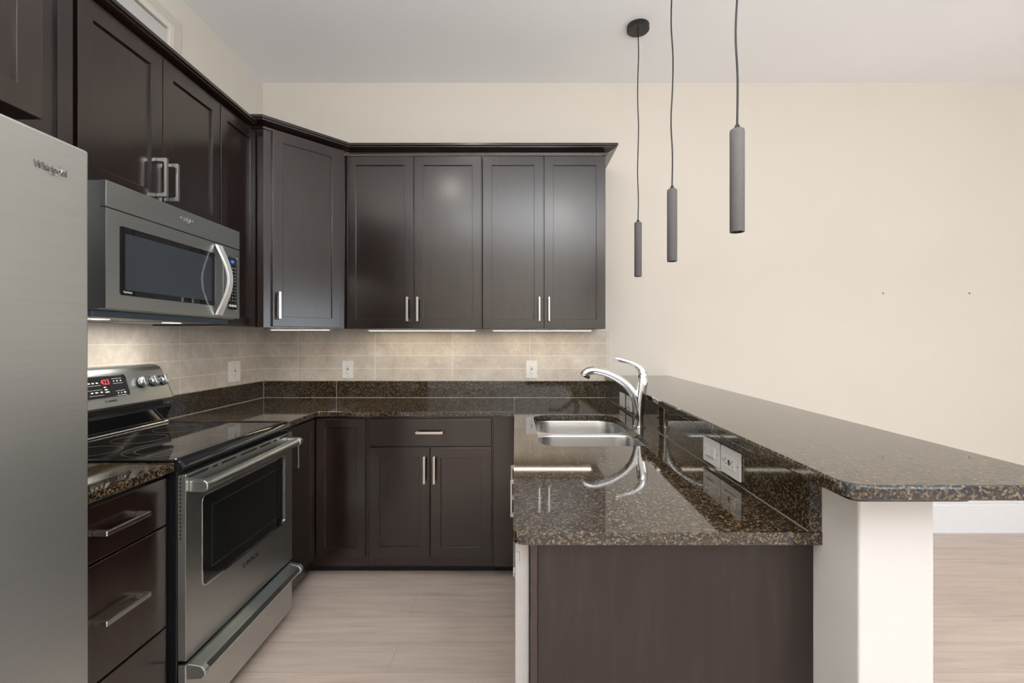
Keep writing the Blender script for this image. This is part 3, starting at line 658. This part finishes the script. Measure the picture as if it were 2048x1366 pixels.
# ------------------------------------------------------------------ microwave
t = thing('microwave', 'stainless over-the-range microwave with curved white-silver handle', 'microwave', (-1.5, 1.85, 1.39))
MY0, MY1, MX = 1.488, 2.211, -1.290
MB().box(XL+.010, MX-.024, MY0+.003, MY1-.003, 1.398, 1.808).build('body', M['steelz'], t, bev=.002)
MB().box(XL+.012, MX-.05, MY0+.006, MY1-.006, 1.376, 1.398).build('base_plate', M['bluesteel'], t, bev=.002)
for y0, y1 in ((1.53, 1.80), (1.90, 2.15)): MB().box(-1.66, -1.51, y0, y1, 1.3735, 1.3762).build('grease_filter', M['lgrey'], t, bev=.0006)
T = FX(MX)
tp = MB(T).prism(rrect(MY0, MY1, 1.7245, 1.808, .002, 2), -.023, 0, plane='ac').build('vent_panel', M['steel'], t, bev=.002)
text('brand_lettering', 'Whirlpool', .0190, FX(MX, 1.856, 1.772) @ Matrix.Translation((0, .0006, 0)), M['chrome'], tp, .0004, .0007, .88)
def swirl(T, w, h, parent, r=.0007):
    pts = [(math.cos(a)*w, .0014, math.sin(a)*h + math.cos(a)*w*.35) for a in [math.radians(200+k*10) for k in range(24)]]
    m = MB(T); m.tube(pts, [r*(.4+.6*math.sin(math.pi*(k+.5)/24)) for k in range(24)], 8); return m.build('brand_swirl', M['chrome'], parent, smooth=True)
swirl(FX(MX, 1.862, 1.772), .013, .010, tp, .0011)
YS = 2.086
md = MB(T).prism(rrect(MY0, YS-.001, 1.402, 1.7205, .002, 2), -.023, 0, holes=[rrect(1.540, 2.034, 1.449, 1.675, .008, 4)], plane='ac').build('door', M['steel'], t, bev=.002)
wd = MB(T).prism(rrect(1.5405, 2.0335, 1.4495, 1.6745, .008, 4), -.020, -.002, plane='ac').build('window', M['bglass'], md, bev=.0008)
MB(T).prism(rrect(1.565, 2.01, 1.468, 1.655, .006, 3), -.0021, -.0016, plane='ac').build('viewing_pane', M['mwin'], wd)
text('window_lettering', 'CleanRelease', .0085, FX(MX, 1.575, 1.4605) @ Matrix.Translation((0, -.0014, 0)), M['pprint'], wd, .0001, .0002, .8)
# bowed strap handle
hp = catmull([(.0, 1.410), (.006, 1.425), (.024, 1.465), (.042, 1.515), (.049, 1.562), (.042, 1.609), (.024, 1.659), (.006, 1.699), (.0, 1.714)], 6)
m = MB(FX(MX, 2.048)); rings = []
for i, (b, c) in enumerate(hp):
    b0, b1 = b+.0005, b+.010; q = .0165 + .004*abs(c-1.562)/.15
    rings.append([m.v((-q, b0, c)), m.v((q, b0, c)), m.v((q*.92, b1, c)), m.v((-q*.92, b1, c))])
for i in range(len(rings)-1):
    for j in range(4): m.bm.faces.new((rings[i][j], rings[i][(j+1)%4], rings[i+1][(j+1)%4], rings[i+1][j]))
m.bm.faces.new(rings[0]); m.bm.faces.new(rings[-1][::-1])
m.build('handle', plain('bright_satin_metal', (.92, .92, .92), .38, .6), md, bev=.0015)
cp = MB(T).prism(rrect(YS+.001, MY1, 1.402, 1.7205, .002, 2), -.023, 0, plane='ac').build('control_panel', M['steel'], t, bev=.002)
kp = MB(T).prism(rrect(2.120, 2.186, 1.440, 1.678, .003, 3), .0002, .0015, plane='ac').build('keypad', M['bglass'], cp)
MB(T).box(2.188, 2.1905, .0002, .0035, 1.438, 1.680).build('keypad_trim', M['chrome'], cp)
MB(T).box(2.124, 2.182, .0015, .0018, 1.645, 1.672).build('display', plain('display_dark_blue', (.02,.035,.07), .1), cp)
text('clock_digits', '4:23', .016, FX(MX, 2.152, 1.658) @ Matrix.Translation((0, .0019, 0)), M['blue'], cp, .0001, .0001, .8)
pm = MB(T)
for r in range(11):
    for c_ in range(3):
        w_ = .007 if (r < 5) else .004
        y = 2.134+c_*.019; z = 1.630-r*.0148
        pm.box(y-w_/2, y+w_/2, .0015, .0018, z-.0016, z+.0016)
for c_ in range(3): pm.box(2.127+c_*.0195, 2.143+c_*.0195, .0015, .0019, 1.4535, 1.463)
pm.build('key_markings', M['pprint'], kp)

for y in (1.66, 2.02):
    MB().box(-1.49, -1.45, y-.03, y+.03, 1.3735, 1.3762).build('task_lamp', M['lens2'], t)
    area('task_lamp_light', (-1.47, y, 1.370), (0, 0, 0), .05, .06, 1.3, (1, .94, .85))
# ------------------------------------------------------------------ fridge
t = thing('refrigerator', 'tall stainless refrigerator at left edge of the picture', 'refrigerator', (-1.4, .6, 0))
FXX = -.972
MB().box(XL+.02, FXX-.07, .20, 1.076, .02, 1.712).build('body', M['lgrey'], t, bev=.004)
fd = MB().box(FXX-.062, FXX, .198, 1.0775, .47, 1.731).build('upper_door', M['fsteel'], t, bev=.006, seg=3)
MB().box(FXX-.062, FXX, .198, 1.0775, .045, .462).build('freezer_drawer', M['fsteel'], t, bev=.006, seg=3)
for y in (.25, 1.02): MB().box(FXX-.14, FXX-.05, y-.03, y+.03, 1.712, 1.742).build('hinge_cover', M['black'], t, bev=.003)
for x in (-1.6, -1.1):
    for y in (.26, 1.02): MB().tube([(x, y, .0005), (x, y, .022)], .02, 12).build('foot', M['black'], t)
lt = text('brand_lettering', 'Whirlpool', .0205, FX(FXX, .988, 1.659) @ Matrix.Translation((0, .0010, 0)), M['logo'], fd, .0008, .0001, .82)
swirl(FX(FXX, .997, 1.659), .0145, .010, fd, .0010)
hb = MB(FX(FXX)).tube([(.262, .045, .85), (.262, .045, 1.60)], .012, 16); hb.tube([(.262, 0, .88), (.262, .045, .88)], .009, 12); hb.tube([(.262, 0, 1.57), (.262, .045, 1.57)], .009, 12)
hb.build('handle', M['steel'], fd, smooth=True)

# ------------------------------------------------------------------ pendants
def pendant(x, y, zt, label, wob):
    t = thing('pendant_lamp', label, 'pendant lamp', (x, y, ZC), 'cylindrical grey pendants over the bar')
    zb = zt-.30
    MB().tube([(x, y, ZC-.0005), (x, y, ZC-.024), (x, y, ZC-.026)], [.061, .061, .059], 48).build('ceiling_canopy', M['black'], t, smooth=True)
    MB().tube([(x, y, ZC-.026), (x, y, ZC-.036)], [.006, .004], 12).build('cord_grip', M['black'], t, smooth=True)
    n = 9; pts = [(x+(wob*math.sin(k*1.9+x*9)*.0045 if 0 < k < n-1 else 0), y, ZC-.030+(zt+.012-ZC+.030)*k/(n-1)) for k in range(n)]
    MB().tube(catmull(pts, 5), .0030, 10).build('cord', M['black'], t, smooth=True)
    MB().tube([(x, y, zt-.0005), (x, y, zt+.008), (x, y, zt+.016)], [.009, .008, .004], 14).build('strain_relief', M['black'], t, smooth=True)
    sh = MB()
    seg = 40; prof = [(.0, zt), (.0175, zt), (.0198, zt-.003), (.0203, zt-.01), (.0203, zb+.001), (.0195, zb), (.0165, zb), (.0160, zb+.02), (0, zb+.02)]
    rings = []
    for r, z in prof:
        rings.append([sh.bm.verts.new((x, y, z))] if r == 0 else [sh.bm.verts.new((x+r*math.cos(2*math.pi*k/seg), y+r*math.sin(2*math.pi*k/seg), z)) for k in range(seg)])
    for a, b in zip(rings, rings[1:]):
        for k in range(seg):
            q = [a[k % len(a)], a[(k+1) % len(a)], b[(k+1) % len(b)], b[k % len(b)]]
            f = []; [f.append(v) for v in q if v not in f]; sh.bm.faces.new(f)
    sh.build('lamp_shade', M['conc'], t, smooth=True)
    MB().tube([(x, y, zb+.006), (x, y, zb+.019)], .0155, 24).build('lens', M['dlens'], t, smooth=True)
    MB().ring((x, y), .0165, .0012, zb+.001, zb+.006, 32).build('lens_ring', M['black'], t, smooth=True)
pendant(.683, 2.62, 1.955, 'grey concrete cylinder pendant farthest back, its round ceiling canopy in view', .6)
pendant(.654, 1.965, 1.929, 'grey concrete cylinder pendant in the middle of three', 1)
pendant(.650, 1.381, 1.917, 'largest grey concrete cylinder pendant, nearest to the camera', 1)

# recessed ceiling lamps
for i, (x, y) in enumerate(CANS):
    if ZC-EYE > 0 and y > 2.4 and abs(x) < 3: pass
    t = thing('recessed_light', 'round white recessed ceiling light outside the picture frame', 'recessed light', (x, y, ZC), 'recessed ceiling lights')
    MB().ring((x, y), .082, .012, ZC-.006, ZC-.0005, 40).build('trim_ring', M['white'], t, smooth=True)
    MB().tube([(x, y, ZC-.004), (x, y, ZC-.001)], .068, 32).build('lens', M['lens'], t, smooth=True)
    area('recessed_lamp', (x, y, ZC-.01), (0, 0, 0), .13, .13, CAN_W, (1, .93, .83), 'DISK')
